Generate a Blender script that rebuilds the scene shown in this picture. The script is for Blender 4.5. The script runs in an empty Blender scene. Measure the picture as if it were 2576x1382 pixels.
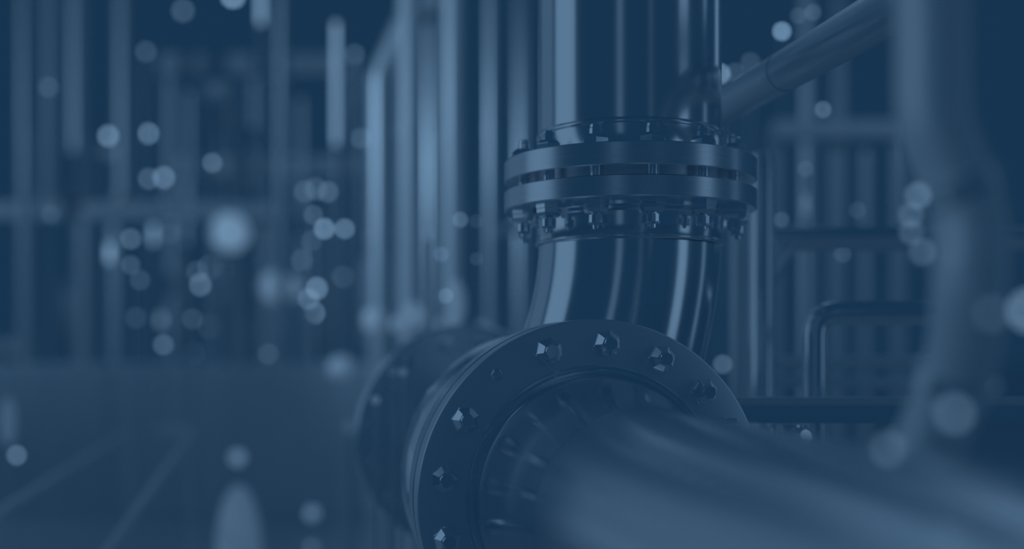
import bpy, bmesh, math, random
from mathutils import Vector, Matrix
R = math.radians
sc = bpy.context.scene
COL = sc.collection
PI = math.pi

# ------------------------------------------------------------ camera, sky, exposure
F, HX, HY, CAMH = 2800.0, 1288.0, 880.0, 1.2        # focal length and level horizon of the photograph, in its pixels
cd = bpy.data.cameras.new('camera'); cam = bpy.data.objects.new('camera', cd); COL.objects.link(cam)
cam.location = (0, 0, CAMH); cam.rotation_euler = (R(90), 0, 0)
cd.sensor_width = 36; cd.lens = F / 2576 * 36
cd.shift_y = (HY - 691) / 2576
cd.dof.use_dof = True; cd.dof.focus_distance = 1.71
APERTURE = 0.042
cd.dof.aperture_fstop = cd.lens / 1000 / APERTURE
cd.clip_start = 0.02
sc.camera = cam

w = bpy.data.worlds.new('world'); sc.world = w; w.use_nodes = True
bg = w.node_tree.nodes['Background']
bg.inputs[0].default_value = (0.0082, 0.0345, 0.0790, 1); bg.inputs[1].default_value = 1.0
vs = sc.view_settings
sc.display_settings.display_device = 'sRGB'
vs.view_transform = 'Standard'; vs.look = 'None'; vs.exposure = 0; vs.gamma = 1; vs.use_curve_mapping = False
try:
    sc.cycles.sample_clamp_indirect = 1.0; sc.cycles.use_denoising = True
    sc.cycles.max_bounces = 10; sc.cycles.glossy_bounces = 8; sc.cycles.blur_glossy = 0.3
    sc.cycles.caustics_refractive = False
except Exception: pass
TINT = (0.41, 0.69, 1.0)

def at(px, py, z):                                   # photo pixel + distance -> point in the hall
    return Vector(((px - HX) / F * z, z, CAMH - (py - HY) / F * z))

def area(name, loc, target, w_, h_, rad):            # rad: brightness of its face
    l = bpy.data.lights.new(name, 'AREA'); l.shape = 'RECTANGLE'; l.size = w_; l.size_y = h_
    l.color = TINT; l.energy = rad * PI * w_ * h_
    o = bpy.data.objects.new(name, l); COL.objects.link(o); o.location = loc
    d = Vector(target) - Vector(loc); d.z = 0
    o.rotation_euler = d.to_track_quat('-Z', 'Y').to_euler()
    return o
RS = 1.0316                                          # riser size factor
RC = Vector((0.2 * RS, 1.9 * RS, CAMH))                        # axis of the riser at camera height
def ring_light(name, az, dist, width_deg, h0, h1, rad):   # az clockwise from the riser towards the camera, + = right
    a = R(az); p = RC + Vector((math.sin(a) * dist, -math.cos(a) * dist, 0))
    p.z = CAMH + (h0 + h1) / 2
    area(name, p, RC, 2 * dist * math.tan(R(width_deg) / 2), h1 - h0, rad)
ring_light('flood_lamp_left', -92, 4.2, 34, -0.15, 4.5, 0.24)
ring_light('background_fill_left', -132, 5.0, 34, -1.0, 4.5, 0.10)  # unseen panel added in place of the lit background behind left
ring_light('split_light_right_low', 63, 3.6, 13, -0.7, 1.30, 0.26)
ring_light('split_light_right_high', 63, 3.6, 13, 1.58, 3.5, 0.26)  # split from the low one so the gap reflects as a dark band
ring_light('split_strip_right_low', 99, 3.6, 6, -0.8, 1.25, 0.17)
ring_light('split_strip_right_high', 99, 3.6, 6, 1.6, 3.5, 0.22)  # same gap left for the dark band in the reflection
ring_light('flood_lamp_right_rear', 131, 3.8, 11, 1.3, 4.0, 0.26)
ring_light('tube_lamp_behind', -17, 4.4, 7, -0.4, 3.0, 0.11)
ring_light('tube_lamp_behind_small', 20, 4.6, 3, 0.3, 3.0, 0.07)

def panel(name, loc, target, w_, h_, rad):            # like area(), but free to tilt
    o = area(name, loc, target, w_, h_, rad)
    o.rotation_euler = (Vector(target) - Vector(loc)).to_track_quat('-Z', 'Y').to_euler()
panel('overhead_fill', (-0.9, 7.6, 6.2), (0.2, 1.2, 1.0), 4.5, 2.2, 0.17)  # unseen panel added to brighten the top of the front pipe
def spot(name, loc, target, power, angle, blend=0.6, r=0.25):
    l = bpy.data.lights.new(name, 'SPOT'); l.energy = power; l.color = TINT; l.spot_size = R(angle); l.spot_blend = blend; l.shadow_soft_size = r
    o = bpy.data.objects.new(name, l); COL.objects.link(o); o.location = loc
    o.rotation_euler = (Vector(target) - Vector(loc)).to_track_quat('-Z', 'Y').to_euler()
spot('fill_spot_left', (-9, 2.5, 5.5), (-3.4, 13, 3.0), 300, 62)  # unseen spot added to brighten the far left background
spot('fill_spot_rack', (-4.0, 2.6, 3.4), (-0.6, 6.0, 2.3), 180, 44)  # unseen spot added to brighten the row of upright pipes
spot('fill_spot_right', (5.5, 3.0, 4.5), (2.0, 9, 2.2), 30, 50)  # unseen spot added to brighten the right background
spot('fill_spot_near', (-1.2, 0.3, 1.75), (0.36, 0.93, 1.41), 24, 14, 0.9, 0.3)  # unseen spot added to brighten the close branch pipe
spot('fill_spot_rail', (-3.6, 1.0, 2.3), (-1.4, 4.1, 0.70), 60, 22, 0.9, 0.1)  # unseen spot added to brighten the handrails
def round_light(name, loc, r, rad):
    l = bpy.data.lights.new(name, 'POINT'); l.shadow_soft_size = r; l.color = TINT; l.energy = rad * 4 * PI * PI * r * r
    o = bpy.data.objects.new(name, l); COL.objects.link(o); o.location = loc
round_light('glint_light', (1.15, 3.9, 3.0), 0.14, 0.5)  # unseen round lights added for bright glints on the front neck
round_light('glint_light', (1.75, 3.7, 2.9), 0.14, 0.5)
round_light('glint_light', (0.75, 4.1, 3.6), 0.35, 0.4)

# ------------------------------------------------------------ materials
def steel(name, rough, color=(0.93, 0.955, 0.975), grain=0.0, scale=(1, 1, 40), metallic=1.0, bump=0.0):
    m = bpy.data.materials.new(name); m.use_nodes = True
    nt = m.node_tree; b = nt.nodes['Principled BSDF']
    b.inputs['Base Color'].default_value = (*color, 1); b.inputs['Metallic'].default_value = metallic
    b.inputs['Roughness'].default_value = rough
    if grain or bump:
        tc = nt.nodes.new('ShaderNodeTexCoord'); mp = nt.nodes.new('ShaderNodeMapping')
        nz = nt.nodes.new('ShaderNodeTexNoise'); mp.inputs['Scale'].default_value = scale
        nz.inputs['Scale'].default_value = 12; nz.inputs['Detail'].default_value = 4
        nt.links.new(tc.outputs['Object'], mp.inputs[0]); nt.links.new(mp.outputs[0], nz.inputs['Vector'])
        if grain:
            mr = nt.nodes.new('ShaderNodeMapRange')
            mr.inputs['To Min'].default_value = max(0.02, rough - grain); mr.inputs['To Max'].default_value = rough + grain
            nt.links.new(nz.outputs[0], mr.inputs['Value']); nt.links.new(mr.outputs[0], b.inputs['Roughness'])
        if bump:
            bp = nt.nodes.new('ShaderNodeBump'); bp.inputs['Strength'].default_value = bump; bp.inputs['Distance'].default_value = 0.002
            nt.links.new(nz.outputs[0], bp.inputs['Height']); nt.links.new(bp.outputs[0], b.inputs['Normal'])
    return m
M_PIPE = steel('polished_steel', 0.17, grain=0.04, scale=(1, 1, 0.3))
M_PLATE = steel('turned_steel', 0.27, grain=0.05, scale=(1, 1, 25))
M_FACE = steel('faced_steel', 0.40, grain=0.04, scale=(6, 6, 6))
M_NUT = steel('nut_steel', 0.16)
M_RUN = steel('brushed_steel', 0.17, grain=0.03, scale=(1, 1, 0.5))
M_FRONT = steel('satin_steel', 0.25)
M_ELBOW = steel('drawn_steel', 0.15, grain=0.03, scale=(1, 1, 0.5))
M_BACK = steel('plant_steel', 0.30)
M_BACKP = steel('plant_chrome', 0.16)
M_PAINT = steel('pale_plant_paint', 0.5, color=(0.88, 0.90, 0.92), metallic=0.0)
M_FLOOR = steel('sealed_concrete', 0.45, color=(0.80, 0.83, 0.86), grain=0.1, scale=(0.3, 0.3, 0.3), metallic=0.3)

# ------------------------------------------------------------ helpers
def link(name, me, m, parent=None, loc=None):
    o = bpy.data.objects.new(name, me); COL.objects.link(o)
    if m and not me.materials: me.materials.append(m)
    if parent: o.parent = parent
    if loc is not None: o.location = loc
    return o
def finish(bm, name, ang=35):
    bmesh.ops.recalc_face_normals(bm, faces=bm.faces)
    me = bpy.data.meshes.new(name); bm.to_mesh(me); bm.free()
    me.shade_smooth(); me.set_sharp_from_angle(angle=R(ang)); return me
def thing(name, label, cat, loc=(0, 0, 0), mat=None, group=None):
    o = bpy.data.objects.new(name, None); COL.objects.link(o); o.empty_display_size = 0.05
    if mat is not None: o.matrix_world = Matrix.Translation(loc) @ mat
    else: o.location = loc
    o['label'] = label; o['category'] = cat
    if group: o['group'] = group
    return o
def lathe(name, prof, n=96, closed=False, ang=35):   # prof: (radius, z) list, open ends are capped
    bm = bmesh.new(); rings = []
    for r, z in prof:
        rings.append([bm.verts.new((r * math.cos(2 * PI * i / n), r * math.sin(2 * PI * i / n), z)) for i in range(n)])
    pairs = list(zip(rings, rings[1:])) + ([(rings[-1], rings[0])] if closed else [])
    for a, b in pairs:
        for i in range(n):
            bm.faces.new((a[i], a[(i + 1) % n], b[(i + 1) % n], b[i]))
    if not closed:
        bm.faces.new(rings[0]); bm.faces.new(rings[-1])
    return finish(bm, name, ang)
def sweep(name, pts, rad, n=48, ang=40):             # round tube along points; rad number or list
    pts = [Vector(p) for p in pts]; k = len(pts)
    rad = rad if isinstance(rad, (list, tuple)) else [rad] * k
    bm = bmesh.new(); rings = []; T0 = (pts[1] - pts[0]).normalized()
    ref = Vector((0, 0, 1)) if abs(T0.z) < 0.9 else Vector((1, 0, 0))
    N = (ref - T0 * ref.dot(T0)).normalized()
    for i in range(k):
        T = (pts[min(i + 1, k - 1)] - pts[max(i - 1, 0)]).normalized()
        N = (N - T * N.dot(T)).normalized(); B = T.cross(N)
        rings.append([bm.verts.new(pts[i] + (N * math.cos(2 * PI * j / n) + B * math.sin(2 * PI * j / n)) * rad[i]) for j in range(n)])
    for a, b in zip(rings, rings[1:]):
        for j in range(n): bm.faces.new((a[j], a[(j + 1) % n], b[(j + 1) % n], b[j]))
    bm.faces.new(rings[0]); bm.faces.new(rings[-1])
    return finish(bm, name, ang)
def rounded(pts, r, n=8):                            # polyline with rounded corners
    pts = [Vector(p) for p in pts]; out = [pts[0]]
    for a, b, c in zip(pts, pts[1:], pts[2:]):
        d1 = (a - b).normalized(); d2 = (c - b).normalized(); half = d1.angle(d2) / 2
        t = r / math.tan(half)
        p, q = b + d1 * t, b + d2 * t
        for i in range(n + 1):
            s = i / n; out.append(p * (1 - s) ** 2 + b * 2 * s * (1 - s) + q * s * s)
    out.append(pts[-1]); return out
def hexring(bm, r, z, n=6, rot=0):
    return [bm.verts.new((r * math.cos(2 * PI * i / n + rot), r * math.sin(2 * PI * i / n + rot), z)) for i in range(n)]
def stack(name, rings_spec, n, ang=20, rot=0):       # prism stack with n sides
    bm = bmesh.new(); rings = [hexring(bm, r, z, n, rot) for r, z in rings_spec]
    for a, b in zip(rings, rings[1:]):
        for i in range(n): bm.faces.new((a[i], a[(i + 1) % n], b[(i + 1) % n], b[i]))
    bm.faces.new(rings[0]); bm.faces.new(rings[-1])
    return finish(bm, name, ang)
def box(name, x0, x1, y0, y1, z0, z1, bev=0.004):
    bm = bmesh.new(); bmesh.ops.create_cube(bm, size=1)
    for v in bm.verts:
        v.co = Vector(((x0 + x1) / 2 + v.co.x * (x1 - x0), (y0 + y1) / 2 + v.co.y * (y1 - y0), (z0 + z1) / 2 + v.co.z * (z1 - z0)))
    if bev: bmesh.ops.bevel(bm, geom=bm.edges[:], offset=bev, segments=2, affect='EDGES')
    return finish(bm, name, 30)

# ------------------------------------------------------------ ground
g = link('floor', box('floor', -40, 40, -6, 70, -0.2, 0.0, 0), M_FLOOR); g['kind'] = 'structure'

# ------------------------------------------------------------ fasteners
CR = 0.0215                                          # nut radius over its corners
ME = {
    'nut': stack('hex_nut', [(CR, 0), (CR, 0.0095), (CR * 0.97, 0.0108), (CR * 0.66, 0.0165)], 6),
    'stud': lathe('stud_end', [(0.0104, 0.010), (0.0104, 0.0245), (0.0100, 0.0262), (0.0094, 0.0275), (0.0092, 0.031), (0.0080, 0.032)], 10, ang=15),
    'nut_low': stack('hex_nut_low', [(CR * .98, 0), (CR * .98, -0.0080), (CR * 0.93, -0.0088), (CR * 0.93, -0.0150), (CR * .80, -0.0205), (CR * 0.62, -0.0225)], 6),
    'cap': lathe('stud_cap', [(0.0075, -0.020), (0.0075, -0.024), (0.0116, -0.0245), (0.0116, -0.0365), (0.0104, -0.0395), (0.0052, -0.040), (0.0050, -0.0455), (0.0040, -0.0465)], 12, ang=15),
}
for k in ME: ME[k].materials.append(M_NUT)

# ------------------------------------------------------------ riser: upright pipe with its upper flange
ZT, ZB = 0.318, 0.2336                               # top and underside of the flange pair, above the camera height
riser = thing('riser_pipe', 'wide polished steel riser pipe ending in the upper of two bolted flange plates', 'pipe', RC); riser.scale = (RS, RS, RS)
PR = 0.155
link('pipe', lathe('pipe', [(PR, 0.366), (PR, 2.3)], 128), M_PIPE, riser)
link('weld_neck', lathe('weld_neck', [(PR + 0.010, 0.314), (PR + 0.006, 0.325), (PR + 0.0015, 0.334), (PR + 0.001, 0.358)], 128, ang=50), M_PIPE, riser)
link('weld_bead', lathe('weld_bead', [(PR, 0.356), (PR + 0.0022, 0.358), (PR + 0.003, 0.3605), (PR + 0.0022, 0.363), (PR, 0.366)], 128, ang=80), M_NUT, riser)
RP = 0.2128
link('flange_plate', lathe('flange_plate', [(PR - 0.01, 0.282), (RP - 0.0015, 0.282), (RP, 0.2835), (RP, 0.3162), (RP - 0.002, 0.318), (PR - 0.01, 0.318)], 160), M_PLATE, riser)
link('gasket', lathe('gasket', [(0.150, 0.266), (0.168, 0.266), (0.168, 0.283), (0.150, 0.283)], 96), M_FACE, riser)
n_b = 13; RB = 0.184
shank = lathe('shank', [(0.0092, ZB - 0.002), (0.0092, ZT + 0.002)], 12); shank.materials.append(M_NUT)
random.seed(4)
for i in range(n_b):
    a = R(5.4 + 360 / n_b * i)
    b = link('stud_bolt', shank, None, riser, (math.sin(a) * RB, -math.cos(a) * RB, 0))
    b.rotation_euler.z = random.uniform(0, PI / 3)
    o = link('hex_nut', ME['nut'], None, b, (0, 0, ZT)); o.rotation_euler.z = random.uniform(0, 1)
    link('stud_end', ME['stud'], None, b, (0, 0, ZT))
    o = link('lower_nut', ME['nut_low'], None, b, (0, 0, ZB)); o.rotation_euler.z = random.uniform(0, 1)
    link('stud_cap', ME['cap'], None, b, (0, 0, ZB))

# ------------------------------------------------------------ the run: axis comes towards the camera
C = Vector((0.129, 1.707, CAMH - 0.228)); n = Vector((0.2, -0.98, 0)).normalized()
up = Vector((0, 0, 1)); ux = up.cross(n)
RM = Matrix((ux, up, n)).transposed().to_4x4()
RF = 0.275
front = thing('front_pipe', 'huge blurred steel pipe running out of the big round flange towards the viewer', 'pipe', C, RM)
link('flange_plate', lathe('front_plate', [(0.17, -0.050), (RF - 0.002, -0.050), (RF, -0.048), (RF, -0.0030), (RF - 0.0010, -0.0010), (RF - 0.0036, 0.0), (0.203, 0.0), (0.17, 0.0)], 220, ang=25), M_FACE, front)
link('weld_neck', lathe('front_neck', [(0.204, -0.004), (0.204, 0.0012), (0.2030, 0.0030), (0.2005, 0.0030), (0.1998, 0.0012), (0.1990, 0.0012), (0.1985, 0.0050), (0.1965, 0.0085), (0.1925, 0.0090), (0.1905, 0.0055), (0.1895, 0.0060),
     (0.1890, 0.012), (0.1875, 0.025), (0.1840, 0.042), (0.1790, 0.060), (0.1735, 0.080), (0.1690, 0.100), (0.1620, 0.125), (0.1560, 0.155), (0.1515, 0.185), (0.149, 0.22)], 220, ang=28), M_ELBOW, front)
link('pipe', lathe('front_tube', [(0.1485, 0.218), (0.1485, 2.6)], 160), M_FRONT, front)
fb = [3.8, -18.6, -59.0, -81.5, -103.6, -126, -148.5, -171, 166, 143.5, 121, 98.5, 83, 64.5, 46.9, 25.9]
CF = 0.0215
nutf = stack('front_nut', [(CF, 0), (CF, 0.0050), (CF * .96, 0.0060), (CF * .70, 0.0075)], 6, ang=12)
nutg = stack('front_nut_top', [(CF * .96, 0.0060), (CF * .96, 0.0095), (CF * 0.55, 0.0210)], 7, ang=12, rot=R(18)); nutg.materials.append(M_NUT); nutf.materials.append(M_NUT)
studf = lathe('front_stud', [(0.0104, 0.012), (0.0104, 0.0285), (0.0096, 0.0298), (0.0070, 0.0298)], 24, ang=25); studf.materials.append(M_NUT)
for i, a in enumerate(fb):
    a = R(a); rb = 0.2375
    o = link('hex_nut', nutf, None, front, (math.sin(a) * rb, math.cos(a) * rb, 0)); o.rotation_euler.z = -a + random.uniform(-.4, .4)
    link('lock_nut', nutg, None, o); link('stud_end', studf, None, o)
a = R(-39.3); nuts = stack('plug_nut', [(0.0095, 0), (0.0095, 0.004), (0.0070, 0.0065)], 6, ang=12); nuts.materials.append(M_NUT)
pl = link('plug_screw', nuts, None, front, (math.sin(a) * .246, math.cos(a) * .246, 0)); pl['label'] = 'small hex plug screw set between two large nuts'
ps = lathe('plug_pin', [(0.0056, 0.003), (0.0056, 0.0130), (0.0045, 0.0138)], 18); link('pin', ps, M_NUT, pl)

rear = thing('valve_body', 'steel elbow under the riser joining a rounded body behind the big flange', 'valve', C, RM)
link('flange_plate', lathe('rear_plate', [(0.17, -0.062), (RF - 0.002, -0.062), (RF, -0.064), (RF, -0.110), (RF - 0.003, -0.113), (0.17, -0.113)], 220), M_PLATE, rear)
link('barrel', lathe('barrel', [(0.20, -0.112), (0.225, -0.14), (0.248, -0.18), (0.262, -0.24), (0.265, -0.31), (0.262, -0.39), (0.248, -0.47), (0.225, -0.53), (0.195, -0.60), (0.175, -0.66), (0.170, -0.74), (0.170, -1.20)], 160, ang=60), M_ELBOW, rear)
link('end_flange', lathe('end_flange', [(0.165, -1.19), (0.288, -1.19), (0.292, -1.195), (0.292, -1.245), (0.288, -1.25), (0.165, -1.25)], 160), M_PLATE, rear)
link('far_plate', lathe('far_plate', [(0.165, -1.265), (0.288, -1.265), (0.292, -1.27), (0.292, -1.32), (0.288, -1.325), (0.165, -1.325)], 160), M_PLATE, rear)
link('back_pipe', lathe('back_pipe', [(0.170, -1.32), (0.170, -1.75)], 96), M_ELBOW, rear)
EM = RM.inverted() @ Matrix.Translation(RC - C) @ Matrix.Scale(RS, 4)      # the elbow's parts are laid out from the riser's axis
elbs = [link('flange_plate', lathe('flange_plate_low', [(PR - 0.01, 0.2336), (RP - 0.002, 0.2336), (RP, 0.2356), (RP, 0.2655), (RP - 0.0015, 0.267), (PR - 0.01, 0.267)], 160), M_PLATE, rear)]
elbs.append(link('weld_neck', lathe('weld_neck_low', [(PR + 0.0125, 0.2346), (PR + 0.012, 0.228), (PR + 0.009, 0.2265), (PR + 0.008, 0.221), (PR + 0.0045, 0.219), (PR + 0.0030, 0.205), (PR + 0.0028, 0.182), (PR + 0.0012, 0.179)], 128, ang=40), M_ELBOW, rear))
elbs.append(link('weld_bead', lathe('weld_bead_low', [(PR - 0.001, 0.175), (PR + 0.0042, 0.177), (PR + 0.0048, 0.180), (PR + 0.0035, 0.1825)], 128, ang=80), M_NUT, rear))
pts, rr = [], []
for i in range(24):
    h = 0.180 - 0.017 * i
    d = 0.180 - h
    pts.append((-0.55 * d ** 1.75, 0.03 * d, h)); rr.append(PR - 0.0015 + 0.18 * max(0, d - 0.06) ** 2.2)
elbs.append(link('elbow', sweep('elbow', pts, rr, 128, 60), M_ELBOW, rear))

for o in elbs: o.matrix_local = EM
for i in range(16):
    a = R(8 + 22.5 * i)
    o = link('hex_nut', nutf, None, rear, (math.sin(a) * 0.25, math.cos(a) * 0.25, -1.19)); link('stud_end', studf, None, o)

# ------------------------------------------------------------ plant materials for the far and near surroundings
_mm = {}
def plant(metal, rough):
    k = (metal, rough)
    if k not in _mm: _mm[k] = steel('plant_metal', rough, (0.90, 0.93, 0.95), metallic=metal)
    return _mm[k]
_em = {}
def glow(b):                                          # b: brightness of the lamp's or highlight stand-in's face
    k = round(b, 3)
    if k not in _em:
        m = bpy.data.materials.new('glow_face'); m.use_nodes = True; p = m.node_tree.nodes['Principled BSDF']
        p.inputs['Base Color'].default_value = (0.9, 0.92, 0.95, 1); p.inputs['Roughness'].default_value = 0.3
        p.inputs['Emission Color'].default_value = (*TINT, 1); p.inputs['Emission Strength'].default_value = b
        _em[k] = m
    return _em[k]

# ------------------------------------------------------------ mid-ground pipework beside the riser
def tube_thing(name, label, cat, pts, r, mat, caps=(), group=None, n=40):
    p0 = Vector(pts[0]); t = thing(name, label, cat, p0, group=group)
    loc = [Vector(p) - p0 for p in pts]
    link('pipe', sweep('pipe', loc, r, n), mat, t)
    for f, L, k in caps:                             # collars: position along the first-last line, length, size
        a, b = loc[0], loc[-1]; d = (b - a).normalized(); c = a.lerp(b, f)
        rr = r if not isinstance(r, (list, tuple)) else r[0]
        link('collar', sweep('collar', [c - d * L / 2, c + d * L / 2], rr * k, n), mat, t)
    return t
P1, P2 = at(1808, 275, 2.30), at(2074, 121, 1.75)
D = P2 - P1
tube_thing('overhead_pipe', 'polished pipe slanting up to the right beside the riser', 'pipe', [P1 - D * 7.5, P1, P2, P2 + D * 3], 0.0353, plant(1.0, 0.3), caps=[(0.712, 0.012, 1.04)])
z = 2.45
tube_thing('standpipe', 'upright steel pipe with flat cap just right of the bolted flange pair', 'pipe', [at(1917, 386, z), at(1917, 420, z), (at(1917, 880, z).x, z, 0.0)], [0.0255, 0.0285, 0.0285], M_RUN)
z = 2.9
tube_thing('standpipe', 'paler upright pipe half hidden behind the capped standpipe', 'pipe', [at(1862, 560, z), (at(1862, 880, z).x, z, 0.0)], 0.026, plant(0.6, 0.3))
z = 2.6
tube_thing('crossing_pipe', 'dark level pipe running right from behind the capped standpipe', 'pipe', [at(1935, 592, z), at(2600, 592, z)], 0.0195, M_RUN)
z = 2.55
tube_thing('impulse_tube', 'thin level tube bent down at its left end under the dark level pipe', 'pipe',
           rounded([at(1935, 726, z), at(1960, 680, z), at(1996, 622, z), at(2600, 622, z)], 0.010, 6), 0.0088, plant(0.25, 0.3), n=20)
z = 2.15
tube_thing('bent_pipe', 'polished pipe rising and bending level to the right above the beam', 'pipe',
           rounded([(at(2051, 880, z).x, z, 0.0), at(2051, 788, z), at(2700, 788, z)], 0.045, 12), 0.0235, M_PIPE)
z = 3.1
lp = tube_thing('level_pipe', 'blurred pale level pipe behind the bent pipe, above the beam', 'pipe', [at(1905, 914, z), at(2380, 914, z)], 0.019, plant(0.3, 0.3))
link('prop', sweep('prop', [at(2420, 914, z) - at(1905, 914, z) - Vector((.12, 0, 0)), at(2420, 914, z) - at(1905, 914, z) - Vector((.12, 0, at(0, 914, z).z))], 0.012, 12), plant(0.6, 0.3), lp)
z = 3.3
lp = tube_thing('level_pipe', 'lower blurred level pipe just above the beam', 'pipe', [at(1905, 957, z), at(2380, 968, z)], 0.017, plant(0.6, 0.3))
link('prop', sweep('prop', [at(2360, 968, z) - at(1905, 957, z), Vector((at(2360, 968, z).x - at(1905, 0, z).x, 0, -at(0, 957, z).z))], 0.012, 12), plant(0.6, 0.3), lp)
z0, z1 = 1.88, 1.95
b0, b1 = at(1800, 1004, z0), at(2650, 1066, z0)
bt = thing('support_beam', 'dark square steel beam running level to the right of the big flange', 'beam', (b0.x, z0, b1.z))
link('web', box('web', 0, b1.x - b0.x, 0, 0.06, 0, b0.z - b1.z, 0.0035), M_RUN, bt)
link('highlight_lip', box('highlight_lip', 0, b1.x - b0.x, -0.005, 0.066, b0.z - b1.z - 0.011, b0.z - b1.z + 0.0015, 0.003), plant(0.0, 0.3), bt)  # paler colour stands in for the highlight along the beam's top
link('leg', box('leg', 0.62, 0.68, 0.005, 0.055, -b1.z, 0.001, 0.003), M_RUN, bt)
z = 1.93
sd = thing('drain_fitting', 'short fitting with ribbed knob hanging under the square beam', 'fitting', at(1975, 1067, z))
link('stub', lathe('stub', [(0.036, 0.0), (0.036, -0.020), (0.032, -0.030), (0.022, -0.036)], 48), M_PIPE, sd)
kn = link('ribbed_knob', stack('ribbed_knob', [(0.012, 0.0), (0.0175, 0.003), (0.0175, 0.016), (0.0125, 0.020)], 14, ang=12), M_NUT, sd, (0.014, -0.036, -0.022)); kn.rotation_euler = (R(80), 0, R(25))

# ------------------------------------------------------------ lamps: each a bulb on its own stem
AB = APERTURE * F / 2
NL = [0]
def lamp(px, py, r, b, where, z=None, frac=0.25, tall=0.0, wide=0.0, kind='lamp', look='blurred round lamp', group=None):
    """r: radius of its blurred disc; the distance follows from the lens"""
    if z is None:
        q = 1 / 1.71 - r / AB
        z = min(26.0, 1 / q) if q > 0.0385 else 26.0
        NL[0] += 1; z *= 1 + ((NL[0] * 3) % 7 - 3) * (0.03 if r > 22 else 0.004)
    blur = AB * abs(1 / 1.71 - 1 / z)
    rl = max(frac * blur, (r ** 2 - blur ** 2) ** 0.5 if r > blur else 0)
    p = at(px, py, z); rw = rl / F * z
    body = PI * rl * rl + 4 * rl * (tall + wide); disc = PI * blur * blur + 4 * blur * (tall + wide)
    k = max(1.0, disc / body)
    t = thing('lamp', where if where.startswith('!') is False else where[1:], 'lamp', p, group=group)  # also makes the glows added for nut highlights
    hw, hh = wide / F * z, tall / F * z
    if tall: me = sweep('bulb', [(0, 0, -hh - rw * .7), (0, 0, -hh), (0, 0, hh), (0, 0, hh + rw * .7)], [rw * .6, rw, rw, rw * .6], 20, 60)
    elif wide: me = sweep('bulb', [(-hw - rw * .7, 0, 0), (-hw, 0, 0), (hw, 0, 0), (hw + rw * .7, 0, 0)], [rw * .6, rw, rw, rw * .6], 20, 60)
    else: me = lathe('bulb', [(rw * math.cos(R(d)), rw * math.sin(R(d))) for d in range(-80, 81, 16)], 20, ang=60)
    link('bulb', me, glow(b * 0.26 * k), t)
    sr = min(0.006, rw * 0.3)
    link('stem', sweep('stem', [(0, 0, -hh - rw * 0.9), (0, 0, -p.z)], sr, 8), plant(1.0, 0.3), t)
    link('foot', lathe('foot', [(sr * 5, -p.z), (sr * 5, -p.z + 0.01), (sr * 1.5, -p.z + 0.012)], 16), plant(1.0, 0.3), t)
    return t
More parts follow.
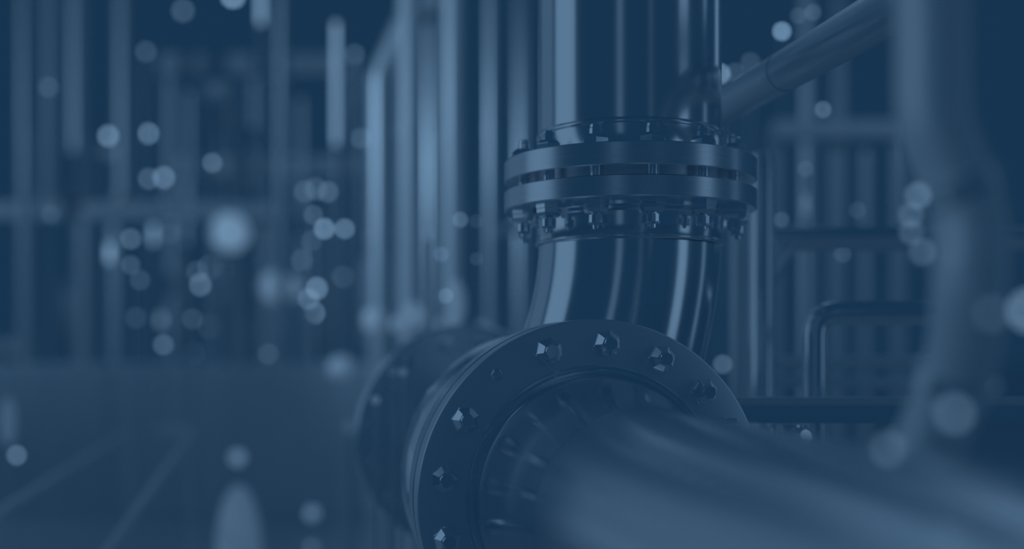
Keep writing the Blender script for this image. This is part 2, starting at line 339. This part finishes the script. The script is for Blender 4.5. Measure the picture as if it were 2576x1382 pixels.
LAMPS_AND_GLOWS = [
 (586, -10, 32, .95, 'bright lamp cut by the top edge of the view, left of centre', {}),
 (272, 342, 27, .62, 'slightly tall bright lamp, left of a pair level with the riser flange nuts', dict(tall=3)),
 (372, 336, 28, .68, 'round bright lamp, right of a pair level with the riser flange nuts', {}),
 (373, 450, 27, .35, 'dimmer lamp overlapping a brighter one on its right, upper left area', {}),
 (412, 447, 29, .50, 'brighter lamp overlapping a dimmer one on its left, upper left area', {}),
 (534, 410, 25, .35, 'lone medium lamp right of the overlapping pair, upper left area', {}),
 (367, 130, 28, .18, 'faint lamp high up left of the big far vessel', {}),
 (460, 27, 30, .25, 'soft faint lamp near the top edge beside the bright cut one', {}),
 (128, 541, 24, .10, 'very faint lamp on the long level rack beam at far left', {}),
 (329, 601, 27, .35, 'lamp right above a dim one in the left cluster', {}),
 (385, 590, 25, .30, 'tall capsule lamp in the left cluster', dict(tall=20)),
 (275, 637, 26, .38, 'tall capsule lamp at the left end of the left cluster', dict(tall=18)),
 (427, 589, 27, .10, 'very dim lamp right of the tall capsule lamp', {}),
 (329, 667, 25, .20, 'dim lamp at the bottom of the left cluster', {}),
 (767, 482, 28, .22, 'left one of three overlapping lamps left of the bright upright pipes', {}),
 (795, 476, 28, .24, 'middle one of three overlapping lamps left of the bright upright pipes', dict(z=10.6)),
 (825, 483, 26, .30, 'right one of three overlapping lamps left of the bright upright pipes', {}),
 (788, 541, 25, .22, 'dim lamp directly under the three overlapping lamps', {}),
 (816, 576, 26, .75, 'brightest lamp of the side by side pair left of the upright pipes', {}),
 (867, 576, 26, .55, 'right lamp of the side by side pair left of the upright pipes', {}),
 (785, 607, 26, .18, 'dim lamp under the side by side pair', {}),
 (533, 672, 31, .62, 'large bright lamp with two dimmer lamps at its lower left', dict(z=19.0)),
 (496, 684, 28, .16, 'dim lamp touching the left side of the large bright lamp', {}),
 (503, 717, 29, .45, 'medium lamp just below the large bright lamp', {}),
 (552, 740, 30, .10, 'very dim lamp right below the large bright lamp', {}),
 (352, 705, 26, .16, 'dim lamp below the left cluster', {}),
 (342, 800, 27, .10, 'very faint lamp above the bund wall at left', {}),
 (484, 803, 27, .14, 'faint lamp above the bund wall, left of another faint one', {}),
 (530, 822, 31, .15, 'large faint lamp above the bund wall near the middle left', dict(z=23.5)),
 (411, 868, 26, .30, 'clear lamp sitting low over the bund wall at left', {}),
 (405, 805, 28, .16, 'dim lamp above the clear low one over the bund wall', dict(tall=10)),
 (484, 890, 30, .10, 'faint lamp on the bund wall top, left of two others', {}),
 (605, 888, 32, .18, 'faint lamp on the bund wall top, middle of three', {}),
 (675, 891, 27, .14, 'faint lamp on the bund wall top, right of three', {}),
 (796, 726, 28, .68, 'top lamp of the bright stacked trio', {}),
 (776, 753, 26, .36, 'left lamp of the bright stacked trio', dict(z=8.0)),
 (790, 788, 28, .56, 'bottom lamp of the bright stacked trio', {}),
 (864, 697, 28, .18, 'dim lamp right of the bright stacked trio', {}),
 (908, 348, 27, .22, 'dim lamp just left of the bowed upright pipe', {}),
 (892, 137, 27, .18, 'faint lamp left of the top of the bowed upright pipe', {}),
 (760, 655, 28, .20, 'dim lamp above the glowing globe at middle left', {}),
 (122, 220, 27, .16, 'soft lamp at the foot of the pale tube at far left', {}),
 (42, 1146, 25, .42, 'clear lamp low at the far left beside the handrail', {}),
 (597, 1152, 31, .42, 'lamp above the soft glowing column at the bottom', dict(z=7.2)),
 (785, 1292, 30, .42, 'lone clear lamp low at the bottom, right of the glowing column', dict(z=7.0)),
 (785, 1376, 27, .18, 'dim lamp cut by the bottom edge right of the glowing column', dict(z=6.5)),
 (945, 1007, 16, .35, 'small glow for a nut highlight on the blurred far flange', dict(z=2.58)),  # this and the next two: glows added for highlights on flange nuts
 (990, 936, 16, .12, 'faint small nut highlight glow, left of a pair over the far flange', dict(z=2.50)),
 (1014, 937, 15, .25, 'small nut highlight glow, right of a pair over the far flange', dict(z=2.60)),
 (1158, 553, 20, .35, 'small lamp at the lower end of the bright pipes', {}),
 (1198, 557, 17, .10, 'faint small lamp right of the lower end of the bright pipes', {}),
 (1199, 652, 17, .12, 'faint small lamp between the bright pipes and the elbow', {}),
 (1076, 590, 19, .24, 'small capsule lamp between two bright upright pipes', dict(tall=8)),
 (1110, 640, 19, .24, 'small dim lamp under the capsule lamp between upright pipes', {}),
 (1122, 745, 14, .35, 'small crisp lamp over the tall bright glow', dict(z=3.85)),
 (1967, 79, 24, 1.0, 'brightest lamp above the slanting pipe right of the riser', {}),
 (1812, 186, 25, .90, 'bright lamp half hidden by the right edge of the riser', {}),
 (1850, 183, 25, .18, 'dim lamp next to the half hidden lamp by the riser', {}),
 (1888, 157, 25, .15, 'faint lamp resting over the slanting pipe', {}),
 (2008, 40, 21, .15, 'faint lamp, left of a pair above the slanting pipe', {}),
 (2045, 31, 21, .22, 'dim lamp, right of a pair above the slanting pipe', {}),
 (2070, 276, 21, .40, 'clear lamp below the slanting pipe', {}),
 (2027, 425, 21, .16, 'faint lamp right of the capped standpipe', {}),
 (2027, 515, 21, .24, 'tall capsule lamp above the dark level pipe', dict(tall=22)),
 (1966, 553, 20, .20, 'dim lamp touching the standpipe above the dark level pipe', {}),
 (2158, 530, 22, .12, 'faint lamp above the dark level pipe', {}),
 (2120, 640, 22, .15, 'faint lamp below the thin bent tube', {}),
 (1818, 917, 24, .35, 'soft lamp between the elbow foot and the standpipes', {}),
]
for px, py, r, b, where, kw in LAMPS_AND_GLOWS: lamp(px, py, r, b, where, **kw)

# large frosted lamps that stay soft, plus glowing stand-ins for valve highlights
def globe(px, py, r, b, z, label, tall=0.0, wide=0.0): return lamp(px, py, r, b, label, z=z, tall=tall, wide=wide)
def globe2(px, py, rx, rz, z, b, label, name='glow_globe'):
    p = at(px, py, z); t = thing(name, label, 'lamp', p)
    me = lathe('bulb', [(math.cos(R(d)), math.sin(R(d))) for d in range(-80, 81, 10)], 32, ang=60)
    o = link('bulb', me, glow(b * 0.21), t); o.scale = (rx / F * z, rx / F * z, rz / F * z)
    link('stem', sweep('stem', [(0, 0, -rz / F * z * .95), (0, 0, -p.z)], 0.008, 8), plant(1.0, 0.3), t)  # stem and foot also carry the glows added for highlights
    link('foot', lathe('foot', [(0.06, -p.z), (0.06, -p.z + 0.01), (0.02, -p.z + 0.014)], 16), plant(1.0, 0.3), t)
globe2(578, 585, 48, 48, 9.9, 1.3, 'big softly glowing globe lamp, brightest in the left half')
globe2(702, 722, 50, 40, 9.5, .95, 'second big soft globe lamp lower and right of the brightest one')
globe2(285, 382, 32, 16, 12, .45, 'flat soft lamp below the bright pair at upper left')
globe2(942, 806, 30, 34, 5.2, .55, 'soft glow for a valve highlight left of the larger one behind the far flange')  # from here, glowing shapes added for highlights on valves and flanges
globe2(1036, 795, 30, 34, 4.6, .72, 'soft large glow for a valve highlight in the middle of the row behind the far flange')
globe2(1004, 818, 22, 22, 5.0, .50, 'small soft glow for a highlight at the lower left of the large one')
globe2(1148, 765, 22, 62, 4.2, .70, 'tall bright glow for a valve highlight behind the edge of the big flange')
globe2(1128, 815, 32, 16, 4.6, .55, 'low wide glow for a highlight at the foot of the tall one')
globe2(1218, 822, 26, 13, 4.4, .38, 'low flat glow for a highlight right of the tall one')
globe2(858, 925, 34, 30, 6.0, .35, 'dim soft glow for a highlight left of the blurred far flange')
globe2(878, 1075, 14, 20, 3.6, .22, 'dim small glow for a highlight touching the left rim of the far flange')
globe2(600, 1390, 56, 170, 5.5, .34, 'soft glowing column rising from the bottom edge', 'glow_column')
globe2(20, 1060, 18, 60, 5.0, .35, 'tall soft glow at the left edge above the clear low lamp', 'glow_column')
lamp(845, 210, 24, .42, 'tall narrow tube lamp left of the bright upright pipes', z=6.3, tall=150)
lamp(656, -20, 24, .50, 'short tube lamp at the top edge right of the cut lamp', z=7.0, tall=75)

# ------------------------------------------------------------ rack of bright upright pipes
def upright(px, r, ytop, z, mat, label, bow=0, group=None, ybase=None):
    if ybase: z = 11.6
    x = at(px, 0, z).x; top = at(px, ytop, z)
    rw = r / F * z; zb = at(0, ybase, z).z if ybase else 0.0
    t = thing('upright_pipe', label, 'pipe', (x, z, zb), group=group); top.z -= zb
    pts = [(0, 0, 0.0), (0, 0, top.z - 0.5), (0, 0, top.z)]
    if bow: pts = [(0, 0, 0.0)] + [(v.x, v.y, v.z) for v in rounded([(0, 0, 0.5), (0, 0, top.z - bow * 2.2), (bow, 0, top.z), (bow * 2.4, 0, top.z + bow)], bow * 0.9, 10)]
    link('pipe', sweep('pipe', pts, rw, 32), mat, t)
    link('base_flange', lathe('base_flange', [(rw * 1.6, 0.0), (rw * 1.6, 0.05), (rw * 1.05, 0.055)], 32), mat, t)
    for f in (0.34, 0.6): link('collar', lathe('collar', [(rw * 1.02, f * top.z - .02), (rw * 1.12, f * top.z - .018), (rw * 1.12, f * top.z + .018), (rw * 1.02, f * top.z + .02)], 32), mat, t)
    return t
upright(1030, 30, -400, 6.0, plant(0.15, 0.35), 'brightest upright pipe, second of the pale row left of the riser')
upright(1140, 28, -400, 5.6, plant(0.25, 0.35), 'bright upright pipe, third of the pale row left of the riser')
upright(1085, 26, -400, 7.4, plant(0.75, 0.3), 'dim upright pipe behind and between the two brightest ones')
upright(956, 31, 60, 6.3, plant(0.65, 0.4), 'pale upright pipe bowed over at its top, first of the row', bow=0.14)
upright(1234, 14, -400, 6.2, plant(0.7, 0.3), 'thin faint upright pipe right of the bright row')
upright(1310, 22, -400, 8.0, plant(0.8, 0.3), 'faint upright pipe just left of the riser')
for i, (px, r, yt, z, m, lab) in enumerate([
 (125, 16, -400, 9.5, .25, 'pale upright pipe near the left edge at the top'),
 (62, 18, -400, 12, .65, 'faint upright pipe at the far left edge'),
 (195, 26, -400, 13, .55, 'wide dim upright pipe right of the pale far left one'),
 (312, 24, -400, 14, .60, 'dim upright pipe right of the wide one at upper left'),
 (430, 16, 200, 10, .50, 'upright pipe with its top below the faint high lamp'),
 (480, 12, 230, 12, .70, 'thin dim upright pipe beside the short topped one'),
 (762, 14, 250, 12, .65, 'short topped faint pipe left of the tall tube lamp'),
 (710, 16, -400, 9, .70, 'faint pipe beside the short tube lamp at the top'),
 (215, 34, 350, 15, .45, 'broad dim pipe behind the left lamp pair'),
 (65, 20, 330, 11, .45, 'short topped pale pipe near the left edge'),
 (2030, 18, -400, 8, .35, 'pale upright pipe crossing behind the slanting pipe'),
 (2110, 22, -400, 9, .60, 'dim upright pipe right of the pale one behind the slanting pipe'),
 (2180, 16, 380, 8, .75, 'faint upright pipe behind the dark level pipe'),
]): upright(px, r, yt, z, plant(m, 0.4), lab, ybase=507 if i in (0, 2, 3, 4, 5) else None)

# ------------------------------------------------------------ rack beams, vessels, bund wall far behind
def rack_beam(x0, x1, y0, y1, z, m, label):
    a, b = at(x0, y0, z), at(x1, y1, z)
    t = thing('rack_beam', label, 'beam', (a.x, z, b.z)); L = b.x - a.x; h = a.z - b.z
    link('rail', box('rail', 0, L, 0, 0.15, 0, h, 0.01), plant(m, 0.7), t)
    for f in (0.04, 0.5, 0.96): link('post', box('post', L * f - .04, L * f + .04, 0.16, 0.24, -b.z, h * .8, 0.005), plant(m, 0.45), t)
rack_beam(-150, 690, 510, 548, 11.5, .80, 'long level rack beam crossing the left half at mid height')
rack_beam(440, 905, 392, 440, 12.5, .70, 'level rack beam above the long one, behind the lone lamp')
rack_beam(400, 860, 135, 185, 13.5, .72, 'high rack beam near the top left of the pipe row')
rack_beam(1950, 2300, 300, 345, 7.0, .97, 'level rack beam below the slanting pipe on the right')
def vessel(px, r, y0, y1, z, m, label):
    rw = r / F * z; a, b = at(px, y0, z), at(px, y1, z)
    t = thing('vessel', label, 'tank', (a.x, z, b.z)); H = a.z - b.z
    e = min(rw * 0.45, H * .3)
    link('shell', lathe('shell', [(rw * .35, 0), (rw * .85, e * .4), (rw, e), (rw, H - e), (rw * .85, H - e * .4), (rw * .35, H)], 48, ang=60), plant(m, 0.45), t)
    for a2 in (45, 135, 225, 315):
        c = (math.cos(R(a2)) * rw * .7, math.sin(R(a2)) * rw * .7)
        link('leg', sweep('leg', [(c[0], c[1], e), (c[0], c[1], -b.z)], rw * .08, 12), plant(m, 0.45), t)
vessel(562, 48, 205, 262, 12.0, .25, 'small pale vessel under the high rack beam')
vessel(572, 50, 272, 330, 13.0, .60, 'dim vessel just below the small pale one')
vessel(600, 34, 425, 490, 14.5, .35, 'small pale vessel below the lone lamp')
vessel(450, 70, 610, 860, 17, .55, 'wide dim vessel standing behind the left lamp cluster')
vessel(640, 80, 640, 900, 19, .60, 'wide dim vessel behind the big globe lamps')
vessel(820, 60, 600, 880, 18, .55, 'dim vessel behind the stacked lamp trio')
vessel(190, 60, 690, 880, 20, .60, 'dim vessel low at far left above the bund wall')
vessel(960, 55, 640, 870, 8.5, .40, 'pale vessel at the foot of the bowed pipe')
vessel(40, 70, 845, 905, 15, .45, 'low vessel at the left edge over the bund wall')
bw = link('wall_front', box('wall_front', -5.6, -0.75, 8.0, 8.3, 0, at(0, 915, 8.0).z, 0.02), plant(0.97, 0.5)); bw['kind'] = 'structure'

# ------------------------------------------------------------ handrails at the lower left
def rail(a, b, r, label, m):
    a, b = Vector(a), Vector(b); d = (b - a)
    t = thing('handrail', label, 'railing', a)
    link('bar', sweep('bar', [-d * .8, Vector((0, 0, 0)), d], r, 20), plant(m, 0.3), t)
    for f in (-.75, 0.98): link('post', sweep('post', [d * f, Vector((d.x * f, d.y * f, -a.z))], r * .6, 14), plant(1.0, 0.3), t)
rail(at(275, 1382, 3.0), at(480, 1093, 5.4), 0.014, 'sloping steel handrail at the bottom, nearer the centre', .1)
rail(at(0, 1290, 3.6), at(330, 1080, 6.4), 0.015, 'sloping steel handrail in the bottom left corner', .1)
tube_thing('railing_stub', 'short level rail end at the top of the nearer handrail', 'railing', [at(400, 1084, 5.5), at(486, 1086, 5.5)], 0.03, plant(.3, .3))

# ------------------------------------------------------------ close blurred pipework at the right
z = 0.80
fg = thing('branch_pipe', 'very blurred close upright pipe at the right, rising from the big front pipe', 'pipe', at(2420, 1240, 0.84))
o0 = at(2420, 1240, 0.84)
path = [(a_, b_, c_ + 0.12) for a_, b_, c_ in [(2265, 1290, .86), (2300, 1200, .85), (2360, 1060, .84), (2420, 900, .82), (2440, 720, .80), (2435, 540, .80), (2390, 420, .80), (2350, 300, .80), (2345, 100, .80), (2345, -300, .80)]]
# smooth the path
pp = [at(*p) - o0 for p in path]; sm = []
for i in range(len(pp) - 1):
    a0, a1, a2, a3 = pp[max(i - 1, 0)], pp[i], pp[i + 1], pp[min(i + 2, len(pp) - 1)]
    for k in range(8):
        t_ = k / 8
        sm.append(0.5 * ((2 * a1) + (a2 - a0) * t_ + (2 * a0 - 5 * a1 + 4 * a2 - a3) * t_ ** 2 + (3 * a1 - a0 - 3 * a2 + a3) * t_ ** 3))
sm.append(pp[-1])
link('pipe', sweep('pipe', sm, 0.030, 48, 60), plant(0.3, 0.5), fg)
link('saddle', sweep('saddle', [sm[0] + Vector((0, 0, -0.004)), sm[6]], [0.044, 0.032], 48), plant(0.6, 0.3), fg)
for zz in (0.30, 0.62): 
    q = sm[int(zz * (len(sm) - 1))]; q2 = sm[int(zz * (len(sm) - 1)) + 1]; d = (q2 - q).normalized()
    link('clamp', sweep('clamp', [q - d * .008, q + d * .008], 0.034, 40), plant(0.9, 0.25), fg)
def near_glint(px, py, r, b, label, wide=0.0, glint_stalk=None):  # glowing bead added in place of a bright highlight on a close bolt
    zz = 1 / (1 / 1.71 + r / AB); rl = r * 0.3; p = at(px, py, zz); rw = rl / F * zz
    t = thing('bolt_glint', label, 'lamp', p)
    me = lathe('bulb', [(rw * math.cos(R(d)), rw * math.sin(R(d))) for d in range(-80, 81, 16)], 20, ang=60)
    k = (r / rl) ** 2
    link('bulb', me, glow(b * 0.27 * k), t)
    # added stalk for the glint, running back and right to the close pipe
    e = glint_stalk if glint_stalk else Vector((0.02, 0.05, -0.01))
    link('stalk', sweep('stalk', [Vector((0, rw * .9, 0)), e], 0.0008, 8), plant(1.0, 0.3), t)
near_glint(2310, 492, 34, .40, 'uppermost tiny glow for a bolt highlight in the blurred column on the close pipe')
near_glint(2292, 541, 32, .28, 'second tiny bolt highlight glow down the blurred column on the close pipe')
near_glint(2293, 584, 32, .24, 'third tiny bolt highlight glow down the blurred column on the close pipe')
near_glint(2320, 635, 34, .24, 'lowest tiny glow for a bolt highlight in the blurred column on the close pipe')
near_glint(2401, 1041, 55, .26, 'large blurred glow for a bolt highlight low at the right over the front pipe')
near_glint(2235, 1130, 48, .20, 'soft blurred glow for a bolt highlight left of the large low one')
near_glint(2590, 782, 58, .55, 'large bright glow for a bolt highlight cut by the right edge')
near_glint(2495, 790, 50, .10, 'faint large glow for a bolt highlight left of the one cut by the right edge')
